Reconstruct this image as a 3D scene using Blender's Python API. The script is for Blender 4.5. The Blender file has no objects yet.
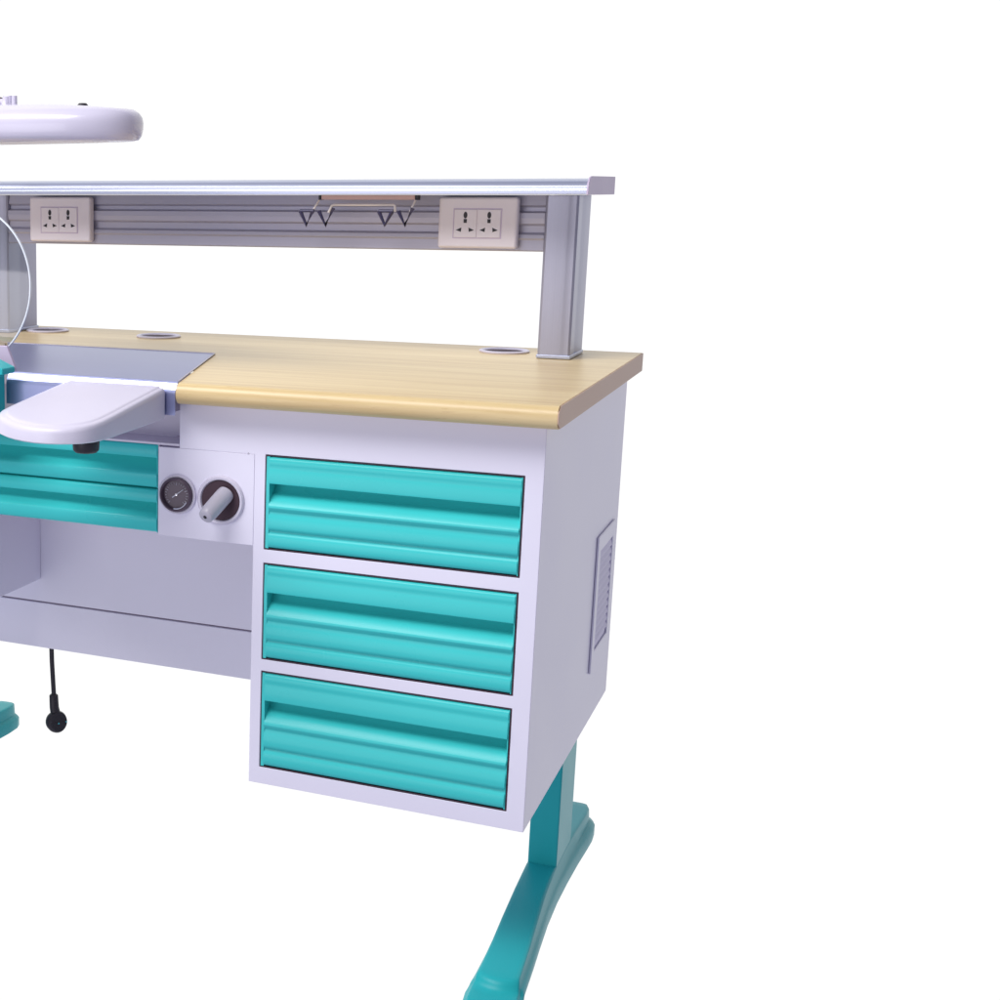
import bpy, bmesh, math, random
from mathutils import Vector, Matrix
random.seed(3)
S = bpy.context.scene
COL = S.collection
R = math.radians

# ------------------------------------------------------------------ materials
def new_mat(name):
    m = bpy.data.materials.new(name); m.use_nodes = True
    nt = m.node_tree; nt.nodes.clear()
    o = nt.nodes.new('ShaderNodeOutputMaterial'); b = nt.nodes.new('ShaderNodeBsdfPrincipled')
    nt.links.new(b.outputs[0], o.inputs[0])
    return m, nt, b

def paint(name, col, rough=0.4, metal=0.0, bump=0.04, scale=900, coat=0.0, var=0.03, spec=0.5):
    m, nt, b = new_mat(name)
    tc = nt.nodes.new('ShaderNodeTexCoord')
    n = nt.nodes.new('ShaderNodeTexNoise'); n.inputs['Scale'].default_value = scale; n.inputs['Detail'].default_value = 3
    nt.links.new(tc.outputs['Object'], n.inputs['Vector'])
    n2 = nt.nodes.new('ShaderNodeTexNoise'); n2.inputs['Scale'].default_value = 7; n2.inputs['Detail'].default_value = 4
    nt.links.new(tc.outputs['Object'], n2.inputs['Vector'])
    mix = nt.nodes.new('ShaderNodeMix'); mix.data_type = 'RGBA'
    mix.inputs[6].default_value = (*[c*(1-var) for c in col], 1); mix.inputs[7].default_value = (*[min(1, c*(1+var)) for c in col], 1)
    nt.links.new(n2.outputs[0], mix.inputs[0]); nt.links.new(mix.outputs[2], b.inputs['Base Color'])
    rr = nt.nodes.new('ShaderNodeMapRange'); rr.inputs[3].default_value = rough*0.88; rr.inputs[4].default_value = rough*1.12
    nt.links.new(n2.outputs[0], rr.inputs[0]); nt.links.new(rr.outputs[0], b.inputs['Roughness'])
    bp = nt.nodes.new('ShaderNodeBump'); bp.inputs['Strength'].default_value = bump; bp.inputs['Distance'].default_value = 0.001
    nt.links.new(n.outputs[0], bp.inputs['Height']); nt.links.new(bp.outputs[0], b.inputs['Normal'])
    b.inputs['Metallic'].default_value = metal
    b.inputs['Coat Weight'].default_value = coat
    b.inputs['Specular IOR Level'].default_value = spec
    return m

def brushed(name, col, rough=0.35, axis=0, metal=0.85):
    m, nt, b = new_mat(name)
    tc = nt.nodes.new('ShaderNodeTexCoord'); mp = nt.nodes.new('ShaderNodeMapping')
    sc = [700, 700, 700]; sc[axis] = 4
    mp.inputs['Scale'].default_value = sc
    n = nt.nodes.new('ShaderNodeTexNoise'); n.inputs['Scale'].default_value = 1; n.inputs['Detail'].default_value = 3
    nt.links.new(tc.outputs['Object'], mp.inputs[0]); nt.links.new(mp.outputs[0], n.inputs['Vector'])
    mix = nt.nodes.new('ShaderNodeMix'); mix.data_type = 'RGBA'
    mix.inputs[6].default_value = (*[c*0.93 for c in col], 1); mix.inputs[7].default_value = (*[min(1, c*1.06) for c in col], 1)
    nt.links.new(n.outputs[0], mix.inputs[0]); nt.links.new(mix.outputs[2], b.inputs['Base Color'])
    b.inputs['Roughness'].default_value = rough; b.inputs['Metallic'].default_value = metal
    return m

def wood():
    m, nt, b = new_mat('beech_laminate')
    tc = nt.nodes.new('ShaderNodeTexCoord'); mp = nt.nodes.new('ShaderNodeMapping')
    mp.inputs['Scale'].default_value = (1.6, 42, 42)
    nt.links.new(tc.outputs['Object'], mp.inputs[0])
    n = nt.nodes.new('ShaderNodeTexNoise'); n.inputs['Scale'].default_value = 1.0; n.inputs['Detail'].default_value = 8; n.inputs['Roughness'].default_value = 0.62
    n.inputs['Distortion'].default_value = 0.6
    nt.links.new(mp.outputs[0], n.inputs['Vector'])
    cr = nt.nodes.new('ShaderNodeValToRGB')
    e = cr.color_ramp.elements
    e[0].position = 0.30; e[0].color = (0.63, 0.455, 0.215, 1)
    e[1].position = 0.66; e[1].color = (0.80, 0.635, 0.34, 1)
    e2 = cr.color_ramp.elements.new(0.47); e2.color = (0.73, 0.56, 0.285, 1)
    nt.links.new(n.outputs[0], cr.inputs[0])
    # short fine pores
    mp2 = nt.nodes.new('ShaderNodeMapping'); mp2.inputs['Scale'].default_value = (55, 600, 600)
    nt.links.new(tc.outputs['Object'], mp2.inputs[0])
    n2 = nt.nodes.new('ShaderNodeTexNoise'); n2.inputs['Scale'].default_value = 1; n2.inputs['Detail'].default_value = 2
    nt.links.new(mp2.outputs[0], n2.inputs['Vector'])
    r2 = nt.nodes.new('ShaderNodeMapRange'); r2.inputs[1].default_value = 0.62; r2.inputs[2].default_value = 0.75
    nt.links.new(n2.outputs[0], r2.inputs[0])
    mix = nt.nodes.new('ShaderNodeMix'); mix.data_type = 'RGBA'; mix.inputs[7].default_value = (0.46, 0.30, 0.14, 1)
    mul = nt.nodes.new('ShaderNodeMath'); mul.operation = 'MULTIPLY'; mul.inputs[1].default_value = 0.35
    nt.links.new(r2.outputs[0], mul.inputs[0]); nt.links.new(mul.outputs[0], mix.inputs[0])
    nt.links.new(cr.outputs[0], mix.inputs[6]); nt.links.new(mix.outputs[2], b.inputs['Base Color'])
    b.inputs['Roughness'].default_value = 0.33
    b.inputs['Specular IOR Level'].default_value = 0.45
    return m

M = dict(
    white=paint('lavender_white_enamel', (0.82, 0.80, 0.93), 0.38, bump=0.05),
    panel=paint('lavender_grey_enamel', (0.86, 0.85, 0.95), 0.45),
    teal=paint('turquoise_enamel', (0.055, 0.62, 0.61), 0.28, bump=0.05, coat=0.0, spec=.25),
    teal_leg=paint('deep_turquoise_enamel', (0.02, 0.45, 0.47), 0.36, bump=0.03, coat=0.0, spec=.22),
    wood=wood(),
    woodedge=paint('end_banding', (0.64, 0.44, 0.32), 0.5, var=0.08),
    alu=brushed('anodised_aluminium', (0.45, 0.455, 0.56), 0.42, 2, 0.55),
    rail=brushed('anodised_aluminium_rail', (0.50, 0.49, 0.59), 0.50, 0, 0.4),
    shelf=brushed('polished_aluminium', (0.52, 0.56, 0.70), 0.36, 0, 0.7),
    steel=brushed('brushed_steel', (0.35, 0.38, 0.60), 0.34, 0, 0.8),
    capm=paint('mauve_cap_plastic', (0.62, 0.52, 0.68), 0.45),
    plate=paint('pinkish_ivory_plastic', (0.86, 0.80, 0.85), 0.40, spec=0.4),
    arm=paint('ivory_plastic', (0.71, 0.68, 0.80), 0.33),
    louvre=paint('louvre_enamel', (0.66, 0.62, 0.84), 0.45),
    lampm=paint('lamp_plastic', (0.66, 0.63, 0.76), 0.25, coat=0.3),
    black=paint('black_rubber', (0.018, 0.015, 0.022), 0.5),
    hook=paint('dark_coated_wire', (0.05, 0.045, 0.10), 0.3),
    gap=paint('dark_gap', (0.06, 0.03, 0.045), 0.7),
    seam=paint('seam_shadow_gap', (0.22, 0.18, 0.24), 0.7),
    chrome=brushed('chrome', (0.8, 0.8, 0.85), 0.12, 0, 1.0),
    cream=paint('cream_coated_wire', (0.85, 0.78, 0.74), 0.3),
    peach=paint('peach_bar', (0.66, 0.42, 0.38), 0.4),
    dial=paint('gauge_dial', (0.10, 0.07, 0.10), 0.35),
    grey=paint('grey_plastic', (0.52, 0.50, 0.58), 0.35),
    floor=paint('white_studio_floor', (0.93, 0.93, 0.93), 0.9, bump=0, var=0.0, spec=0.0),
)
def glass():
    m = bpy.data.materials.new('clear_acrylic'); m.use_nodes = True; nt = m.node_tree; nt.nodes.clear()
    o = nt.nodes.new('ShaderNodeOutputMaterial'); t = nt.nodes.new('ShaderNodeBsdfTransparent'); t.inputs[0].default_value = (.86, .88, .90, 1)
    g = nt.nodes.new('ShaderNodeBsdfGlossy'); g.inputs['Roughness'].default_value = .08
    mx = nt.nodes.new('ShaderNodeMixShader'); mx.inputs[0].default_value = .12
    nt.links.new(t.outputs[0], mx.inputs[1]); nt.links.new(g.outputs[0], mx.inputs[2]); nt.links.new(mx.outputs[0], o.inputs[0])
    return m
M['glass'] = glass()
M['rim'] = paint('frosted_acrylic_rim', (.80, .86, .92), .15, coat=.5)

# ------------------------------------------------------------------ geometry helpers
def prism(poly, a0, a1, axis):
    """extrude a 2-D polygon between a0 and a1 along axis; poly holds the two other coordinates in xyz order"""
    bm = bmesh.new()
    def mk(p, a):
        c = [0, 0, 0]; oth = [i for i in range(3) if i != axis]
        c[axis] = a; c[oth[0]] = p[0]; c[oth[1]] = p[1]; return bm.verts.new(c)
    A = [mk(p, a0) for p in poly]; B = [mk(p, a1) for p in poly]
    n = len(poly)
    for i in range(n): bm.faces.new((A[i], A[(i+1) % n], B[(i+1) % n], B[i]))
    bm.faces.new(A); bm.faces.new(B[::-1])
    bmesh.ops.recalc_face_normals(bm, faces=bm.faces)
    return bm

def box(x0, x1, y0, y1, z0, z1):
    return prism([(x0, y0), (x1, y0), (x1, y1), (x0, y1)], z0, z1, 2)

def cells(xs, ys, zs, filled):
    """solid made of grid cells, outer faces only"""
    bm = bmesh.new(); V = {}
    def v(i, j, k):
        if (i, j, k) not in V: V[(i, j, k)] = bm.verts.new((xs[i], ys[j], zs[k]))
        return V[(i, j, k)]
    nx, ny, nz = len(xs)-1, len(ys)-1, len(zs)-1
    f = lambda i, j, k: 0 <= i < nx and 0 <= j < ny and 0 <= k < nz and filled(i, j, k)
    for i in range(nx):
        for j in range(ny):
            for k in range(nz):
                if not f(i, j, k): continue
                if not f(i-1, j, k): bm.faces.new([v(i, j, k), v(i, j, k+1), v(i, j+1, k+1), v(i, j+1, k)])
                if not f(i+1, j, k): bm.faces.new([v(i+1, j, k), v(i+1, j+1, k), v(i+1, j+1, k+1), v(i+1, j, k+1)])
                if not f(i, j-1, k): bm.faces.new([v(i, j, k), v(i+1, j, k), v(i+1, j, k+1), v(i, j, k+1)])
                if not f(i, j+1, k): bm.faces.new([v(i, j+1, k), v(i, j+1, k+1), v(i+1, j+1, k+1), v(i+1, j+1, k)])
                if not f(i, j, k-1): bm.faces.new([v(i, j, k), v(i, j+1, k), v(i+1, j+1, k), v(i+1, j, k)])
                if not f(i, j, k+1): bm.faces.new([v(i, j, k+1), v(i+1, j, k+1), v(i+1, j+1, k+1), v(i, j+1, k+1)])
    bmesh.ops.recalc_face_normals(bm, faces=bm.faces)
    return bm

def revolve(profile, center, axis_dir, n=48):
    """profile [(r, h)] revolved round axis_dir through center"""
    bm = bmesh.new(); q = Vector((0, 0, 1)).rotation_difference(Vector(axis_dir).normalized())
    rings = []
    for r, h in profile:
        ring = []
        if r < 1e-6: ring = [bm.verts.new(Vector(center)+q @ Vector((0, 0, h)))]*n
        else:
            for i in range(n):
                a = 2*math.pi*i/n; ring.append(bm.verts.new(Vector(center)+q @ Vector((r*math.cos(a), r*math.sin(a), h))))
        rings.append(ring)
    for A, B in zip(rings, rings[1:]):
        for i in range(n):
            vs = []
            for w in (A[i], A[(i+1) % n], B[(i+1) % n], B[i]):
                if w not in vs: vs.append(w)
            if len(vs) > 2: bm.faces.new(vs)
    bmesh.ops.recalc_face_normals(bm, faces=bm.faces)
    return bm

def tube(pts, r, n=10):
    bm = bmesh.new(); pts = [Vector(p) for p in pts]; rings = []
    for i, p in enumerate(pts):
        t = (pts[min(i+1, len(pts)-1)]-pts[max(i-1, 0)]).normalized()
        ref = Vector((0, 0, 1)) if abs(t.z) < .9 else Vector((1, 0, 0))
        a = t.cross(ref).normalized(); b = t.cross(a).normalized()
        rr = r[i] if isinstance(r, (list, tuple)) else r
        rings.append([bm.verts.new(p+a*rr*math.cos(2*math.pi*k/n)+b*rr*math.sin(2*math.pi*k/n)) for k in range(n)])
    for A, B in zip(rings, rings[1:]):
        for k in range(n): bm.faces.new((A[k], A[(k+1) % n], B[(k+1) % n], B[k]))
    bm.faces.new(rings[0]); bm.faces.new(rings[-1][::-1])
    bmesh.ops.recalc_face_normals(bm, faces=bm.faces)
    return bm

def loft(rings, cap=True):
    bm = bmesh.new(); VR = [[bm.verts.new(p) for p in r] for r in rings]; n = len(rings[0])
    for A, B in zip(VR, VR[1:]):
        for k in range(n): bm.faces.new((A[k], A[(k+1) % n], B[(k+1) % n], B[k]))
    if cap: bm.faces.new(VR[0]); bm.faces.new(VR[-1][::-1])
    bmesh.ops.recalc_face_normals(bm, faces=bm.faces)
    return bm

def join(*bms):
    out = bmesh.new()
    for b in bms:
        me = bpy.data.meshes.new('tmp'); b.to_mesh(me); out.from_mesh(me); bpy.data.meshes.remove(me); b.free()
    return out

def obj(name, bm, mat, parent=None, bevel=0.0, smooth=False, label=None, seg=3, angle=35):
    me = bpy.data.meshes.new(name); bm.to_mesh(me); bm.free()
    me.materials.append(mat if not isinstance(mat, str) else M[mat])
    o = bpy.data.objects.new(name, me); COL.objects.link(o)
    if parent: o.parent = parent
    if bevel:
        md = o.modifiers.new('bevel', 'BEVEL'); md.width = bevel; md.segments = seg; md.limit_method = 'ANGLE'; md.angle_limit = R(angle)
        md.harden_normals = False; md.use_clamp_overlap = True
    if bevel or smooth:
        for p in me.polygons: p.use_smooth = True
        me.set_sharp_from_angle(angle=R(50)) if smooth and not bevel else None
        if bevel:
            w = o.modifiers.new('wn', 'WEIGHTED_NORMAL'); w.keep_sharp = True
    if label: o['label'] = label
    return o

def tag(o, label=None, cat=None, group=None, kind=None):
    if label: o['label'] = label
    if cat: o['category'] = cat
    if group: o['group'] = group
    if kind: o['kind'] = kind
    return o

def empty(name, loc=(0, 0, 0)):
    o = bpy.data.objects.new(name, None); COL.objects.link(o); o.location = loc; o.empty_display_size = 0.05
    return o

def reparent(o, root):
    o.parent = root; o.matrix_parent_inverse = Matrix.Translation(root.location).inverted()

class Thing:
    """an Empty at the thing's base; parts are modelled in world coordinates"""
    def __init__(s, name, loc, label, cat, group=None):
        s.e = empty(name, loc); tag(s.e, label, cat, group)
    def part(s, name, bm, mat, **k):
        o = obj(name, bm, mat, **k); reparent(o, s.e); return o

# ------------------------------------------------------------------ dimensions (metres)
T = 0.0306            # top of the desktop; z = 0 is its underside
FZ = -0.805           # floor
W = 0.3896; D = 0.6479; HC = 0.5436
DL, DR = -0.3715, -0.0260
DZ = [(-.0682, -.1968), (-.2207, -.3557), (-.3775, -.5161)]
LX = -1.24            # left end of the desktop

# ------------------------------------------------------------------ setting

# ------------------------------------------------------------------ the bench
B = Thing('dental_workbench', (-0.61, 0.3, FZ),
          'long lavender white laboratory workbench with beech top, turquoise drawers, turquoise feet and raised aluminium shelf', 'workbench')

# desktop: beech board with a bull-nosed front edge and a notch for the steel insert
NR, NB, NL, NF = (-.588, .326), None, (-.98, .33), None
def desk_outline(off):  # off: inset
    return [(-.4905, -.0422+off), (.0194-off*0, -.0422+off), (.0194, .652), (LX, .652), (LX, -.0422+off), (-.7745, -.0422+off), (-.986, .33), (-.588, .326)]
def bullnose():
    rings = []; r = T/2*0.92
    prof = []
    for k in range(13):
        a = -math.pi/2 + math.pi*k/12
        prof.append((0.0135*(1-math.cos(a)), T/2+ (T/2-0.0004)*math.sin(a)))
    for inset, z in prof: rings.append([(x, y, z) for x, y in desk_outline(inset)])
    return loft(rings)
dt = B.part('desktop', bullnose(), 'wood', bevel=0.0, smooth=True)
edge = obj('edge_banding', prism([(-.028, .0012), (-.0415, .009), (-.0428, T/2), (-.0415, .0225), (-.028, T-.0008), (.6515, T-.0008), (.6515, .0012)], .0196, .0212, 0), 'woodedge', bevel=.0005)
edge.parent = dt; edge.matrix_parent_inverse = dt.matrix_world.inverted() if False else Matrix.Identity(4)
edge.parent = dt; edge.matrix_parent_inverse = Matrix.Translation(B.e.location)@Matrix.Translation(-Vector(B.e.location))

def sub(parent, name, bm, mat, **k):
    o = obj(name, bm, mat, **k); o.parent = parent; return o

# cable grommets on the desktop
for gx, gy in ((-.795, .548), (-.183, .568), (-1.030, .560)):
    g = B.part('cable_grommet', revolve([(0.034, -.002), (0.0395, .0), (0.040, .0022), (0.0375, .0036), (0.034, .0032), (0.0315, .0012), (0.031, -.002)], (gx, gy, T), (0, 0, 1)), 'arm', smooth=True)
    sub(g, 'cable_hole', revolve([(0.0, -.0008), (0.0, .0006), (0.0312, .0006), (0.0312, -.0008), (0, -.0008)], (gx, gy, T), (0, 0, 1)), 'gap')

# steel insert
poly_in = [(-.4935, -.0260), (-.5895, .3240), (-.9785, .3280), (-.7630, -.0260)]
def steel():
    prof = [(0.0, 0.0), (-.0020, -.0005), (-.0040, -.0024), (-.0098, -.0112), (-.0108, -.0140), (-.0112, -.0165), (-.0112, -.046)]   # front roll: (y offset, z offset)
    bm = bmesh.new(); z = T+.0005
    top = [bm.verts.new((x, y, z)) for x, y in poly_in]
    bm.faces.new(top)
    la, lb = top[0], top[3]
    for dy, dz in prof[1:]:
        a = bm.verts.new((poly_in[0][0], poly_in[0][1]+dy, z+dz)); b = bm.verts.new((poly_in[3][0], poly_in[3][1]+dy, z+dz))
        bm.faces.new((la, lb, b, a)); la, lb = a, b
    bmesh.ops.recalc_face_normals(bm, faces=bm.faces)
    return bm
st = B.part('steel_insert', steel(), 'steel', smooth=False)
m_ = st.modifiers.new('sol', 'SOLIDIFY'); m_.thickness = .0012; m_.offset = -1
for a, b in ((0, 1), (1, 2), (2, 3)): pass
lip = join(*[tube([(poly_in[a][0], poly_in[a][1], T+.0008), (poly_in[b][0], poly_in[b][1], T+.0008)], .0011, 8) for a, b in ((0, 1), (1, 2), (2, 3))])
sub(st, 'trim_edge', lip, 'grey')
for o_ in [c for c in st.children]: pass

# pedestal cabinet
zc = sorted([-HC, -.0670, -.0008] + [z for p in DZ for z in (p[0]+.0025, p[1]-.0025)])
xs = [-.503, -W, -W+.0015, DL-.0022, DR+.0026, -.0015, 0]
def cab_filled(i, j, k):
    mid_x = (xs[i]+xs[i+1])/2; mid_z = (zc[k]+zc[k+1])/2
    opening = any(b-.003 < mid_z < a+.003 for a, b in DZ) and i == 3
    if i == 0: return j == 0 and mid_z > -.067
    if j <= 1: return not opening
    if j == 2: return i in (1, 5) or k in (0, len(zc)-2) or not any(b-.003 < mid_z < a+.003 for a, b in DZ) or i in (2, 4)
    return True
cab = B.part('pedestal_cabinet', cells(xs, [0, .0015, .020, D-.002, D], zc, cab_filled), 'white', bevel=.0016)

# side vent with louvres
vy0, vy1, vz0, vz1 = .447, .604, -.456, -.236
vent = obj('side_vent', cells([.0004, .0035], [vy0, .470, .586, vy1], [vz0, -.424, -.262, vz1], lambda i, j, k: not (j == 1 and k == 1)), 'white', bevel=.0016); vent.parent = cab
vb = obj('louvre', join(box(.0003, .0008, .468, .583, -.424, -.262), *[prism([(.0008, z), (.0034, z-.006), (.0034, z-.0085), (.0008, z-.003)], .4685, .5825, 1) if False else
      prism([(.0006, z), (.0031, z-.0075), (.0031, z-.0095), (.0006, z-.0035)], .4685, .5825, 1) for z in [-.265-.0125*i for i in range(12)]]), 'louvre'); vb.parent = cab

# drawers
def drawer_front(x0, x1, z1, z0, deep=.024, style=0):
    h = z1-z0
    if style == 0:
        P = [(0, .004), (.012, .0005), (.03, -.0015), (.085, -.0020), (.11, -.0006), (.135, -.0018), (.20, -.0030), (.272, -.0032), (.286, -.0028), (.291, -.0010),
             (.293, .003), (.284, deep+.004), (.33, deep+.001), (.405, deep-.005), (.422, deep-.010),
             (.438, .0095), (.468, .0040), (.500, .0005), (.525, -.0024), (.543, -.0036), (.562, -.0026), (.585, .0008), (.61, .0012), (.64, -.0008), (.70, -.0026), (.765, -.0030),
             (.79, -.0018), (.805, .0014), (.825, .0016), (.845, -.0008), (.875, -.0022), (.95, -.0022), (.975, -.0008), (.988, .0008), (1, .004)]
    else:
        P = [(0, .004), (.015, .0006), (.04, -.0012), (.26, -.0020), (.30, -.0008), (.30, .006), (.33, deep*1.4), (.50, deep*1.0), (.60, .006), (.66, -.0006), (.69, -.0020), (.72, -.0020),
             (.95, -.0014), (.975, .0004), (1, .004)]
    poly = [(y, z1-f*h) for f, y in P] + [(.034, z0), (.034, z1)]
    caps = [(y if y < .002 else -.0002, z1-f*h) for f, y in [(0, .004), (.02, -.0002), (.27, -.0010), (.50, -.0004), (.98, -.0002), (1, .004)]] + [(.034, z0), (.034, z1)]
    a = prism(poly, x0+.0045, x1-.0012, 0)
    c = prism(caps, x0, x0+.0045, 0); e_ = prism(caps, x1-.0012, x1, 0)
    return join(a, c, e_)
def drawer(i, lab=None):
    z1, z0 = DZ[i]
    d = obj('drawer', drawer_front(DL, DR, z1, z0), 'teal', smooth=True); d.parent = cab
    tray = cells([DL+.006, DL+.008, DR-.008, DR-.006], [.035, .56, .562], [z0+.006, z0+.008, z1-.02], lambda i, j, k: i != 1 or k == 0 or j == 1)
    tb = bmesh.new(); tb = tray; t = obj('drawer_tray', tb, 'panel'); t.parent = cab
    return d
for i, l in enumerate(('uppermost turquoise drawer of the cabinet', 'middle turquoise drawer of the cabinet', 'lowest turquoise drawer of the cabinet')):
    drawer(i)['label'] = l
    z1, z0 = DZ[i]
# dark strips in place of the shaded gaps round the drawers
for z1, z0 in DZ:
    s = obj('drawer_gap_strip', cells([DL-.0020, DL-.0004, DR+.0006, DR+.0024], [.0008, .019], [z0-.0023, z0-.0006, z1+.0006, z1+.0023], lambda i, j, k: not (i == 1 and k == 1)), 'gap'); s.parent = cab
ft = join(*[revolve([(0, 0), (.008, 0), (.008, -.006), (0, -.006)], (x, y, -HC), (0, 0, 1), 16) for x, y in ((-.37, .03),)])
f_ = obj('rubber_foot', ft, 'grey'); f_.parent = cab

# apron and control panel left of the cabinet
apron = B.part('apron_return', box(-.503, -.5015, .0022, .06, -.0615, -.0010), 'white', bevel=.0008)
# recess behind the armrest
B.part('recess', join(box(-.86, -.5035, .060, .062, -.0605, -.0010), box(-.86, -.5035, .0004, .0595, -.0645, -.0610)), 'arm', bevel=.0008)
ctrl = B.part('control_panel', cells([-.5355, -.4645, -.4135, -W-.0006], [-.0012, .012], [-.1955, -.160, -.110, -.0682], lambda i, j, k: not (i == 1 and k == 1)) if False else
              box(-.5355, -W-.0001, -.0003, .012, -.1955, -.0671), 'white', bevel=.0006)
sc = obj('screw', revolve([(0, .0012), (.0014, .001), (.0018, 0), (0, 0)], (-.3990, .0004, -.0664), (0, -1, 0), 16), 'grey'); reparent(sc, B.e)
B.part('center_carcass', join(box(-.5375, -.5358, .004, .30, -.196, -.062), box(-.868, -.866, .004, .30, -.196, -.062), box(-.866, -.5376, .0405, .043, -.1935, -.0650)), 'capm')
# pressure gauge
gx, gz = -.505, -.133
ga = obj('pressure_gauge', revolve([(0, -.002), (.0245, -.002), (.0248, -.008), (.0235, -.0105), (.0215, -.0110), (.0205, -.0090), (.0205, -.004), (0, -.004)], (gx, 0, gz), (0, 1, 0), 48), 'dial', smooth=True); reparent(ga, B.e)
rg = obj('bezel', revolve([(.0242, 0), (.0285, 0), (.0290, -.0030), (.0275, -.0045), (.0252, -.0040), (.0252, 0)], (gx, -.0001, gz), (0, 1, 0), 48), 'arm', smooth=True); rg.parent = ga
tk = []
for k in range(21):
    a = R(225-270*k/20); r0 = .0135 if k % 5 == 0 else .0150
    p0 = Vector((gx+r0*math.cos(a), -.0046, gz+r0*math.sin(a))); p1 = Vector((gx+.0178*math.cos(a), -.0046, gz+.0178*math.sin(a)))
    tk.append(tube([p0, p1], .00035 if k % 5 else .0006, 4))
t_ = obj('scale_marks', join(*tk), 'grey'); t_.parent = ga
n_ = obj('needle', join(tube([(gx-.006, -.0055, gz-.004), (gx+.011, -.0055, gz+.0085)], [.0011, .0005], 6), revolve([(0, -.002), (.0015, -.002), (.0015, 0), (0, 0)], (gx, -.004, gz), (0, 1, 0), 20)), 'chrome'); n_.parent = ga
gl = obj('dial_chrome_arc', tube([(gx+.0195*math.cos(R(a)), -.0100, gz+.0195*math.sin(R(a))) for a in range(-95, -20, 5)], .0010, 6), 'chrome'); gl.parent = ga  # chrome arc along the lower right of the dial only
# tool port
px_, pz_ = -.4385, -.1355
pr = obj('tool_port', revolve([(.0285, .02), (.0285, -.001), (.0300, -.0045), (.0330, -.0050), (.0350, -.0030), (.0355, .0)], (px_, -.0002, pz_), (0, 1, 0), 64), 'arm', smooth=True); reparent(pr, B.e)
ph = obj('port_hole', revolve([(0, .0), (.0284, .0), (.0284, .0002), (0, .0002)], (px_, -.0022, pz_), (0, 1, 0), 48), 'gap'); ph.parent = pr
for k, (z1, z0, l) in enumerate(((-.0652, -.1285, 'upper shallow turquoise drawer under the armrest'), (-.1305, -.1935, 'lower shallow turquoise drawer under the armrest'))):
    d = B.part('center_drawer', drawer_front(-.866, -.5384, z1, z0, .016, 1), 'teal', smooth=True, label=l)
    d.location = d.location + Vector((0, .0045, 0))

# armrest
def armrest():
    out = [(-.5075, -.0405), (-.5055, -.12), (-.5030, -.205), (-.5033, -.232), (-.5062, -.251), (-.5150, -.267), (-.5260, -.2765), (-.5400, -.2840), (-.5550, -.2885), (-.5720, -.2895), (-.5900, -.2855), (-.6080, -.2780), (-.6260, -.2670), (-.6430, -.2530), (-.6560, -.2380), (-.6640, -.2190), (-.6660, -.195), (-.6665, -.12), (-.6660, -.0405)]
    zt = lambda y: .023-.1*(-.04-y)
    cx = -.585; cy = -.15
    def ring(s, dz, flat=None):
        r = []
        for x, y in out:
            X = cx+(x-cx)*(1-s/.08); Y = cy+(y-cy)*(1-s/.11)
            if y > -.05: Y = y
            r.append((X, Y, (zt(Y) if flat is None else flat(Y)) + dz))
        return r
    bot = lambda y: -.0212+.0012*(y+.04)/.2
    rings = [ring(.003, 0, bot), ring(0, .002, bot), ring(0, -.0075), ring(.0008, -.0030), ring(.0035, -.0006), ring(.0070, -.0004), ring(.0080, .0002), ring(.0092, .0014), ring(.012, .0018)]
    return loft(rings)
ar = B.part('armrest', armrest(), 'arm', smooth=True)
kn = obj('clamp_knob', revolve([(0, -.0260), (.0140, -.0260), (.0172, -.0225), (.0180, -.012), (.0165, -.003), (.0120, 0), (0, 0)], (-.5455, -.2000, -.0190), (0, 0, 1), 20), 'black', smooth=True); kn.parent = ar
B.part('armrest_bracket', box(-.655, -.52, -.0375, .058, -.0195, .008), 'arm', bevel=.001)

# modesty panel (two sheets with a shadow seam)
mp = B.part('modesty_panel', join(box(-1.16, -W-.0008, .300, .315, -.4140, -.0015), ), 'panel', bevel=.0008)
sm = obj('lower_modesty_panel', box(-1.16, -W-.0008, .3005, .3155, -.4985, -.4172), 'panel', bevel=.0012); sm.parent = mp
sg = obj('seam', box(-1.159, -W-.0010, .3045, .3120, -.4173, -.4139), 'seam'); sg.parent = mp

B.part('suction_box', box(-1.155, -.9015, .025, .2995, -.374, -.197), 'panel', bevel=.002)
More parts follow.
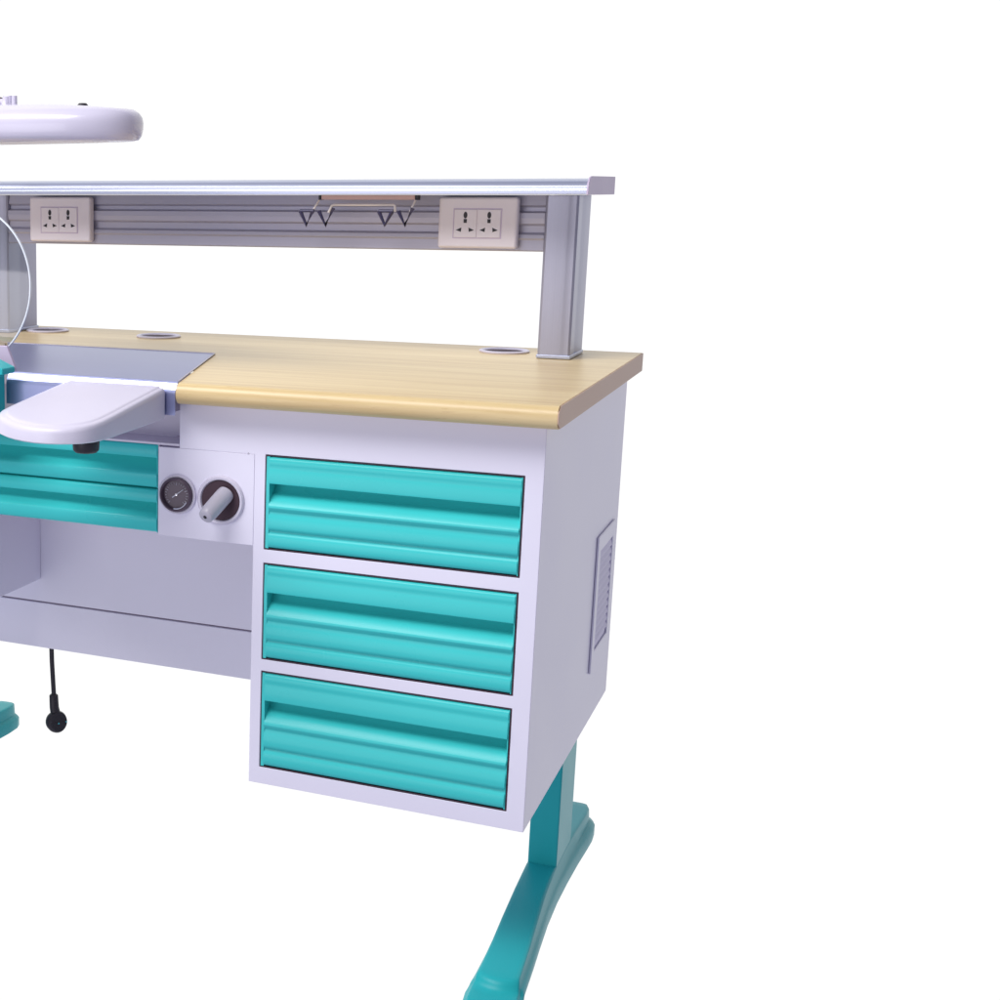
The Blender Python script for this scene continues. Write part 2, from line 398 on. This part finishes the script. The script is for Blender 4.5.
# legs
def leg(xc, lab):
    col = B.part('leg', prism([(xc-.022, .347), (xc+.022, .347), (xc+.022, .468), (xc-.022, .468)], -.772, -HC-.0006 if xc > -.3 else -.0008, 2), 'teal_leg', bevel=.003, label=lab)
    rings = []
    # stations: y, top z, half width of ridge, half width of flange, crescent bow
    st_ = [(-.036, -.8005, .010, .015, 0), (-.034, -.7960, .016, .021, .1), (-.026, -.7920, .0225, .027, .3), (-.010, -.7900, .0262, .031, .6), (.010, -.7888, .0270, .033, 1), (.021, -.7875, .0266, .0325, 1), (.026, -.7845, .0256, .032, 1), (.029, -.7800, .0248, .0315, 1), (.032, -.7758, .0242, .031, 1), (.036, -.7736, .0237, .0305, 1), (.042, -.7724, .0233, .030, 1), (.055, -.7712, .0230, .0295, .9), (.12, -.7645, .0226, .0285, 0), (.18, -.7560, .0226, .0280, 0), (.26, -.7470, .0226, .0278, 0), (.34, -.7415, .0227, .0280, 0),
           (.42, -.7410, .0227, .0290, 0), (.50, -.7440, .0232, .0315, 0), (.56, -.7475, .0245, .0345, 0), (.60, -.7495, .0250, .0360, 0), (.630, -.7510, .0235, .0345, 0), (.648, -.7525, .0175, .0285, 0), (.656, -.7550, .009, .018, 0)]
    for y, zt, a, b, bow in st_:
        zb = FZ+.004; mid = zb+(zt-zb)*.50; q = min(1, (zt-zb)/.02)
        k_ = max(0, min(1, (.34-y)/.32)); k_ = k_*k_*(3-2*k_); a += .0055*k_; b += .0060*k_; sh = .0060*k_
        half = [(a*t, zt) for t in (.0, .25, .5, .72)] + [(a-.0030, zt), (a-.0009, zt-.0009*q), (a, zt-.0030*q), (a+.0012, mid+.003*q), (a+(b-a)*.62, mid), (b, mid-.004*q), (b, zb+.003*q), (b-.004, zb)]
        yy = lambda x: y-.0125*bow*(1-min(1, abs(x)/a)**2)
        ring = [(xc+sh+x, yy(x), z) for x, z in half] + [(xc+sh-x, yy(x), z) for x, z in half[:0:-1]]
        rings.append(ring)
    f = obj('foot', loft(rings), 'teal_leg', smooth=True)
    reparent(f, B.e); f.parent = col; f.matrix_parent_inverse = Matrix.Identity(4)
    for y in (-.005, .615):
        pads = obj('foot_pad', revolve([(0, 0), (.014, 0), (.016, .0055), (0, .0055)], (xc, y, FZ), (0, 0, 1), 20), 'black'); pads.parent = col
    return col
leg(-.0345, 'right turquoise leg under the drawer cabinet'); leg(-1.185, 'left turquoise leg')

# posts
def post(x0, x1, lab=None):
    y0, y1 = .4922, .6006; w = x1-x0
    P = [(x0, y0+.003), (x0+.003, y0), (x0+w*.10, y0-.0004), (x0+w*.68, y0-.0004), (x0+w*.74, y0+.0012), (x1-.003, y0+.0012), (x1, y0+.004),
         (x1, y0+.030), (x1-.0022, y0+.040), (x1-.0022, y0+.052), (x1, y0+.066), (x1, y1-.003), (x1-.003, y1), (x0+.003, y1), (x0, y1-.003)]
    p = B.part('shelf_post', prism(P, T+.0005, .2800, 2), 'alu', bevel=.0006, seg=2)
    b = obj('post_base', prism([(x0-.0012, y0-.0015), (x1+.0012, y0-.0015), (x1+.0012, y1+.0015), (x0-.0012, y1+.0015)], T+.0004, T+.0060, 2), 'shelf', bevel=.001); b.parent = p
post(-.1156, -.0661); post(-1.1242, -1.0747)

# rail between the posts
ry = .4950
RP = [(ry+.006, .2802), (ry+.003, .2650), (ry+.009, .2615), (ry+.009, .2560), (ry+.0005, .2530), (ry, .2450), (ry+.0012, .2370), (ry+.0055, .2335), (ry+.0062, .2235), (ry+.0010, .2200), (ry+.0004, .2145), (ry+.0024, .2118), (ry+.0014, .1962), (ry+.003, .1945), (ry+.030, .1945), (ry+.030, .2802)]
rail = B.part('utility_rail', prism(RP, -1.0742, -.1160, 0), 'rail')

# shelf
SP = [(.4015, .2812), (.3998, .2818), (.3996, .2850), (.3994, .2868), (.4004, .2895), (.4010, .2935), (.4035, .2970), (.4070, .3000), (.4120, .3022), (.430, .3045), (.62, .3060), (.625, .3030), (.625, .2840), (.620, .2812)]
shelf = B.part('shelf', prism(SP, LX+.045, -.0395, 0), 'shelf', bevel=.0006, seg=2, angle=25)
EC = [(.3960, .2808), (.3955, .2900), (.3990, .2985), (.4080, .3060), (.4200, .3078), (.6265, .3084), (.6275, .2806)]
for x0, x1 in ((-.0394, -.0362), (LX+.0418, LX+.0449)):
    e = obj('end_cap', prism(EC, x0, x1, 0), 'capm', bevel=.0010); e.parent = shelf

# power sockets
def socket(xc, lab):
    yf = .4860; h0, h1 = .1990, .2772; w = .0615
    zc_ = .2370
    s = B.part('power_socket', box(xc-w, xc+w, yf-.0085, yf+.0090, h0, h1), 'plate', bevel=.0045, label=lab)
    y = yf-.0086
    for k, dx in enumerate((-.0185, .0185)):
        m = obj('socket_face', box(xc+dx-.0176, xc+dx+.0176, y-.0014, y+.001, zc_-.0215, zc_+.0215), 'plate', bevel=.0008); m.parent = s
        yy = y-.00150
        cx = xc+dx
        holes = [prism([(cx+.0030*math.cos(a)*1.0, zc_+.0128+.0052*math.sin(a)) for a in [2*math.pi*i/16 for i in range(16)]], yy-.0002, yy+.0008, 1),
                 prism([(cx-.0024, zc_+.0008), (cx+.0024, zc_+.0008), (cx+.0026, zc_+.0068), (cx-.0026, zc_+.0068)], yy-.0002, yy+.0008, 1),
                 prism([(cx-.0142, zc_-.0102), (cx-.0055, zc_-.0062), (cx-.0062, zc_-.0130)], yy-.0002, yy+.0008, 1),
                 prism([(cx+.0142, zc_-.0102), (cx+.0055, zc_-.0062), (cx+.0062, zc_-.0130)], yy-.0002, yy+.0008, 1)]
        hh = obj('pin_holes', join(*holes), 'black'); hh.parent = s
    fr = obj('face_frame', cells([xc-.0378, xc-.0364, xc+.0364, xc+.0378], [y-.0004, y+.001], [zc_-.0232, zc_-.0218, zc_+.0218, zc_+.0232], lambda i, j, k: not (i == 1 and k == 1)), 'capm'); fr.parent = s
socket(-.2150, 'right double power socket beside the right post'); socket(-.9580, 'left double power socket next to the left post')

# ------------------------------------------------------------------ wire tool rack under the shelf
K = Thing('tool_rack', (-.3765, .43, .2800), 'small cream wire tool rack with four dark V-shaped hooks hanging under the shelf', 'tool rack')
ys = .430
K.part('mounting_bar', box(-.4520, -.3000, ys-.006, ys+.010, .2735, .2806), 'peach', bevel=.001)
K.part('clip', box(-.4560, -.4524, ys-.007, ys+.010, .2730, .2806), 'black'); K.part('clip', box(-.2996, -.2960, ys-.007, ys+.010, .2730, .2806), 'black')
K.part('wire_frame', join(tube([(-.4545, ys, .2780), (-.4650, ys-.010, .2545)], .0016), tube([(-.2985, ys, .2780), (-.3060, ys-.010, .2550)], .0016),
        tube([(-.4400, ys-.004, .2535), (-.4345, ys-.004, .2645), (-.4310, ys-.004, .2655), (-.3350, ys-.004, .2655), (-.3320, ys-.004, .2645), (-.3315, ys-.004, .2550)], .0019)), 'cream', smooth=True)
for a in (((-.4842, .2555), (-.4734, .2335), (-.4639, .2550)), ((-.4530, .2556), (-.4415, .2337), (-.4290, .2604))), (((-.3552, .2561), (-.3447, .2346), (-.3343, .2546)), ((-.3235, .2562), (-.3127, .2348), (-.3011, .2609))):
    yh = ys-.012
    segs = []
    for v in a: segs.append(tube([(x, yh, z) for x, z in v], .0034, 8))
    x0 = a[0][0][0]; x1 = a[1][0][0]
    segs.append(tube([(x0, yh-.001, .2562), (x1-.008, yh-.001, .2562)], .0026, 8))
    K.part('hook', join(*segs), 'hook', smooth=True)

# ------------------------------------------------------------------ air handpiece in the port
H = Thing('air_handpiece', (-.436, .0, -.140), 'grey air nozzle handpiece poking out of the round black port beside the pressure gauge', 'air nozzle')
p0, p1 = Vector((-.4300, -.004, -.1250)), Vector((-.4400, -.052, -.1500)); d = (p1-p0)
H.part('barrel', tube([p0, p0+d*.1, p0+d*.80, p0+d*.84, p0+d*.97, p1], [.0120, .0125, .0120, .0112, .0106, .0085], 24), 'grey', smooth=True)
H.part('nozzle_hole', revolve([(0, -.0004), (.0026, -.0004), (.0026, .0004), (0, .0004)], p1+d.normalized()*.0003, d, 16), 'black')

# ------------------------------------------------------------------ power cord
C_ = Thing('power_cord', (-.8870, .338, -.6600), 'black power cord with round plug dangling below the modesty panel', 'power cord')
C_.part('cable', tube([(-.903, .338, -.40), (-.9035, .338, -.49), (-.9025, .338, -.535), (-.8995, .338, -.590), (-.8990, .338, -.600)], .0042, 12), 'black', smooth=True)
C_.part('strain_relief', tube([(-.8995, .338, -.596), (-.8995, .338, -.598), (-.8985, .338, -.620), (-.896, .338, -.632)], [.006, .0080, .0085, .0092], 16), 'black', smooth=True)
pd = Vector((.80, -.42, .18)).normalized(); pc = Vector((-.8935, .336, -.6460))
C_.part('plug', revolve([(0, -.013), (.0130, -.0130), (.0172, -.0090), (.0198, -.001), (.0198, .0050), (.0175, .0090), (0, .0090)], pc, pd, 24), 'black', smooth=True)
side = pd.cross(Vector((0, 0, 1))).normalized()
C_.part('pin', join(*[tube([pc+pd*.009+side*s, pc+pd*.021+side*s], .0016, 10) for s in (-.008, .008)]), 'chrome')

# ------------------------------------------------------------------ clear shield on a turquoise holder
G = Thing('safety_shield', (-.85, -.02, T), 'round clear acrylic safety shield on a turquoise holder at the left of the bench', 'safety shield')
def disc():
    rings = []
    prof = [(0, -.0018), (.1165, -.0018), (.1180, -.0008), (.1180, .0008), (.1165, .0018), (0, .0018)]
    return revolve(prof, (-.8560, .0, .1500), (-.05, -1, .05), 96)
G.part('shield_disc', disc(), 'glass', smooth=True)
G.part('shield_rim', revolve([(.1168, -.0020), (.1184, -.0018), (.1190, 0), (.1184, .0018), (.1168, .0020), (.1168, -.0020)], (-.8560, .0, .1500), (-.05, -1, .05), 96), 'rim', smooth=True)
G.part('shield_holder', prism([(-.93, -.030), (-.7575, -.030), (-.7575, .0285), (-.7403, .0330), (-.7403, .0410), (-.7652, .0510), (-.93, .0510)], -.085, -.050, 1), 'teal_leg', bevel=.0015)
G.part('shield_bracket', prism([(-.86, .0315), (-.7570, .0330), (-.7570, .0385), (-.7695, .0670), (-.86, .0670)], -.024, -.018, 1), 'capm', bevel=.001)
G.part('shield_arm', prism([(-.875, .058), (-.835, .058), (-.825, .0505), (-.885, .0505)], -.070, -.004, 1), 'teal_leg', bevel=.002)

# ------------------------------------------------------------------ lamp
L = Thing('task_lamp', (-1.08, .41, .306), 'white oval task lamp head with a black knob hovering above the left of the shelf', 'lamp')
def lamp():
    rings = []; n = 72; cx, cy, zb = -.834, .100, .3585
    for s, h, e in ((.86, .0000, 2.3), (.93, .0015, 2.3), (.975, .0075, 2.3), (.995, .0165, 2.3), (1.0, .0250, 2.3), (.985, .0325, 2.3), (.945, .0390, 2.3), (.86, .0445, 2.25), (.68, .0500, 2.2), (.45, .0535, 2.1), (.22, .0550, 2), (.05, .0553, 2)):
        ring = []
        for k in range(n):
            a = 2*math.pi*k/n; c, s_ = math.cos(a), math.sin(a)
            x = math.copysign(abs(c)**(2/e), c); y = math.copysign(abs(s_)**(2/e), s_)
            edge_ = (1-s)*.10
            X = cx+x*(.217-edge_ if s > .8 else .217*s+0.0); Y = cy+y*(.095-edge_ if s > .8 else .095*s)
            ring.append((X, Y, zb+h))
        rings.append(ring)
    return loft(rings)
L.part('lamp_head', lamp(), 'lampm', smooth=True)
L.part('lamp_knob', revolve([(0, .0075), (.0055, .0072), (.0080, .0045), (.0085, 0), (0, 0)], (-.7085, .100, .4060), (0, 0, 1), 20), 'black', smooth=True)
L.part('diffuser', loft([[( -.834+math.cos(2*math.pi*k/40)*.165, .1+math.sin(2*math.pi*k/40)*.06, z) for k in range(40)] for z in (.3583, .3592)]), 'cream')
L.part('pivot', join(tube([(-.8400, .100, .409), (-.8385, .100, .4140), (-.8370, .100, .4265)], [.012, .0072, .0062], 16), tube([(-.8240, .100, .410), (-.8240, .100, .4270)], .0042, 12), tube([(-.8330, .100, .410), (-.8320, .100, .4275)], .0030, 12)), 'lampm', smooth=True)
L.part('arm', join(tube([(-.8385, .100, .4165), (-.87, .11, .4200), (-1.05, .25, .52)], .006, 12), tube([(-1.05, .25, .52), (-1.08, .405, .40), (-1.08, .410, .300)], .007, 12)), 'lampm', smooth=True)
L.part('clamp', box(-1.100, -1.060, .3955, .425, .3066, .330), 'black', bevel=.002)
L.part('lamp_joint', revolve([(0, -.010), (.009, -.010), (.009, .010), (0, .010)], (-.858, .104, .4180), (0, 1, 0), 20), 'black')

bpy.context.view_layer.update()
# parts modelled in world coordinates: cancel every parent's offset
def fix(o, base):
    for c in o.children:
        c.matrix_parent_inverse = o.matrix_basis.inverted() if o.type == 'EMPTY' else Matrix.Identity(4)
        fix(c, base)
for o in list(COL.objects):
    if o.parent is None: fix(o, o)

# ------------------------------------------------------------------ lights
AMB, LOW = .22, .52
w = bpy.data.worlds.new('World'); S.world = w; w.use_nodes = True
nt = w.node_tree; nt.nodes.clear()
out = nt.nodes.new('ShaderNodeOutputWorld'); bg = nt.nodes.new('ShaderNodeBackground')
tc = nt.nodes.new('ShaderNodeTexCoord'); dot = nt.nodes.new('ShaderNodeVectorMath'); dot.operation = 'DOT_PRODUCT'
dot.inputs[1].default_value = Vector((-.25, .97, -.12)).normalized()
nt.links.new(tc.outputs['Generated'], dot.inputs[0])
mr = nt.nodes.new('ShaderNodeMapRange'); mr.interpolation_type = 'SMOOTHSTEP'
mr.inputs[1].default_value = .25; mr.inputs[2].default_value = .70; mr.inputs[3].default_value = AMB; mr.inputs[4].default_value = 1.05
nt.links.new(dot.outputs['Value'], mr.inputs[0])
# world brightened below eye level in place of floor bounce; no floor is built
dn = nt.nodes.new('ShaderNodeVectorMath'); dn.operation = 'DOT_PRODUCT'; dn.inputs[1].default_value = (0, 0, -1)
nt.links.new(tc.outputs['Generated'], dn.inputs[0])
m2 = nt.nodes.new('ShaderNodeMapRange'); m2.interpolation_type = 'SMOOTHSTEP'
m2.inputs[1].default_value = -.05; m2.inputs[2].default_value = .5; m2.inputs[3].default_value = 0; m2.inputs[4].default_value = LOW
nt.links.new(dn.outputs['Value'], m2.inputs[0])
mx = nt.nodes.new('ShaderNodeMath'); mx.operation = 'MAXIMUM'
nt.links.new(mr.outputs[0], mx.inputs[0]); nt.links.new(m2.outputs[0], mx.inputs[1])
nt.links.new(mx.outputs[0], bg.inputs['Strength']); 
cm = nt.nodes.new('ShaderNodeMapRange'); cm.inputs[1].default_value = .6; cm.inputs[2].default_value = 1.0
nt.links.new(mx.outputs[0], cm.inputs[0])
cx_ = nt.nodes.new('ShaderNodeMix'); cx_.data_type = 'RGBA'; cx_.inputs[6].default_value = (.92, .92, 1.16, 1); cx_.inputs[7].default_value = (1, 1, 1, 1)
nt.links.new(cm.outputs[0], cx_.inputs[0]); nt.links.new(cx_.outputs[2], bg.inputs['Color'])
nt.links.new(bg.outputs[0], out.inputs[0])

def area(name, loc, target, size, power, col=(1, 1, 1), sy=None):
    l = bpy.data.lights.new(name, 'AREA'); l.energy = power; l.color = col; l.size = size
    if sy: l.shape = 'RECTANGLE'; l.size_y = sy
    o = bpy.data.objects.new(name, l); COL.objects.link(o); o.location = loc
    o.rotation_euler = (Vector(target)-Vector(loc)).to_track_quat('-Z', 'Y').to_euler(); return o
area('softbox_overhead_front', (-1.6, -1.7, 2.5), (-.5, .1, -.1), 3.2, 125, (1, .985, 1), 1.2)
area('fill_low_front', (-1.3, -3.1, -.35), (-.5, 0, -.4), 2.0, 25, (.97, .95, 1))  # added fill that brightens the fronts and the knee space

# ------------------------------------------------------------------ camera
cam = bpy.data.cameras.new('camera'); co = bpy.data.objects.new('camera', cam); COL.objects.link(co)
r_ = Vector((0.88824631, 0.45936444, -0.00167561)); u_ = Vector((-0.09234525, 0.18213343, 0.97892787)); f_ = Vector((-0.44998984, 0.86937433, -0.20419947))
m = Matrix((r_, u_, -f_)).transposed().to_4x4(); m.translation = (0.3604566, -1.90324105, 0.28837267)
co.matrix_world = m
cam.sensor_width = 36; cam.lens = 1503.2574/1000*36; cam.shift_x = (500-102.8246)/1000; cam.shift_y = (504.0007-500)/1000
cam.clip_start = .05; cam.clip_end = 200
S.camera = co
S.view_settings.view_transform = 'Standard'; S.view_settings.look = 'None'; S.view_settings.exposure = 0; S.view_settings.gamma = 1
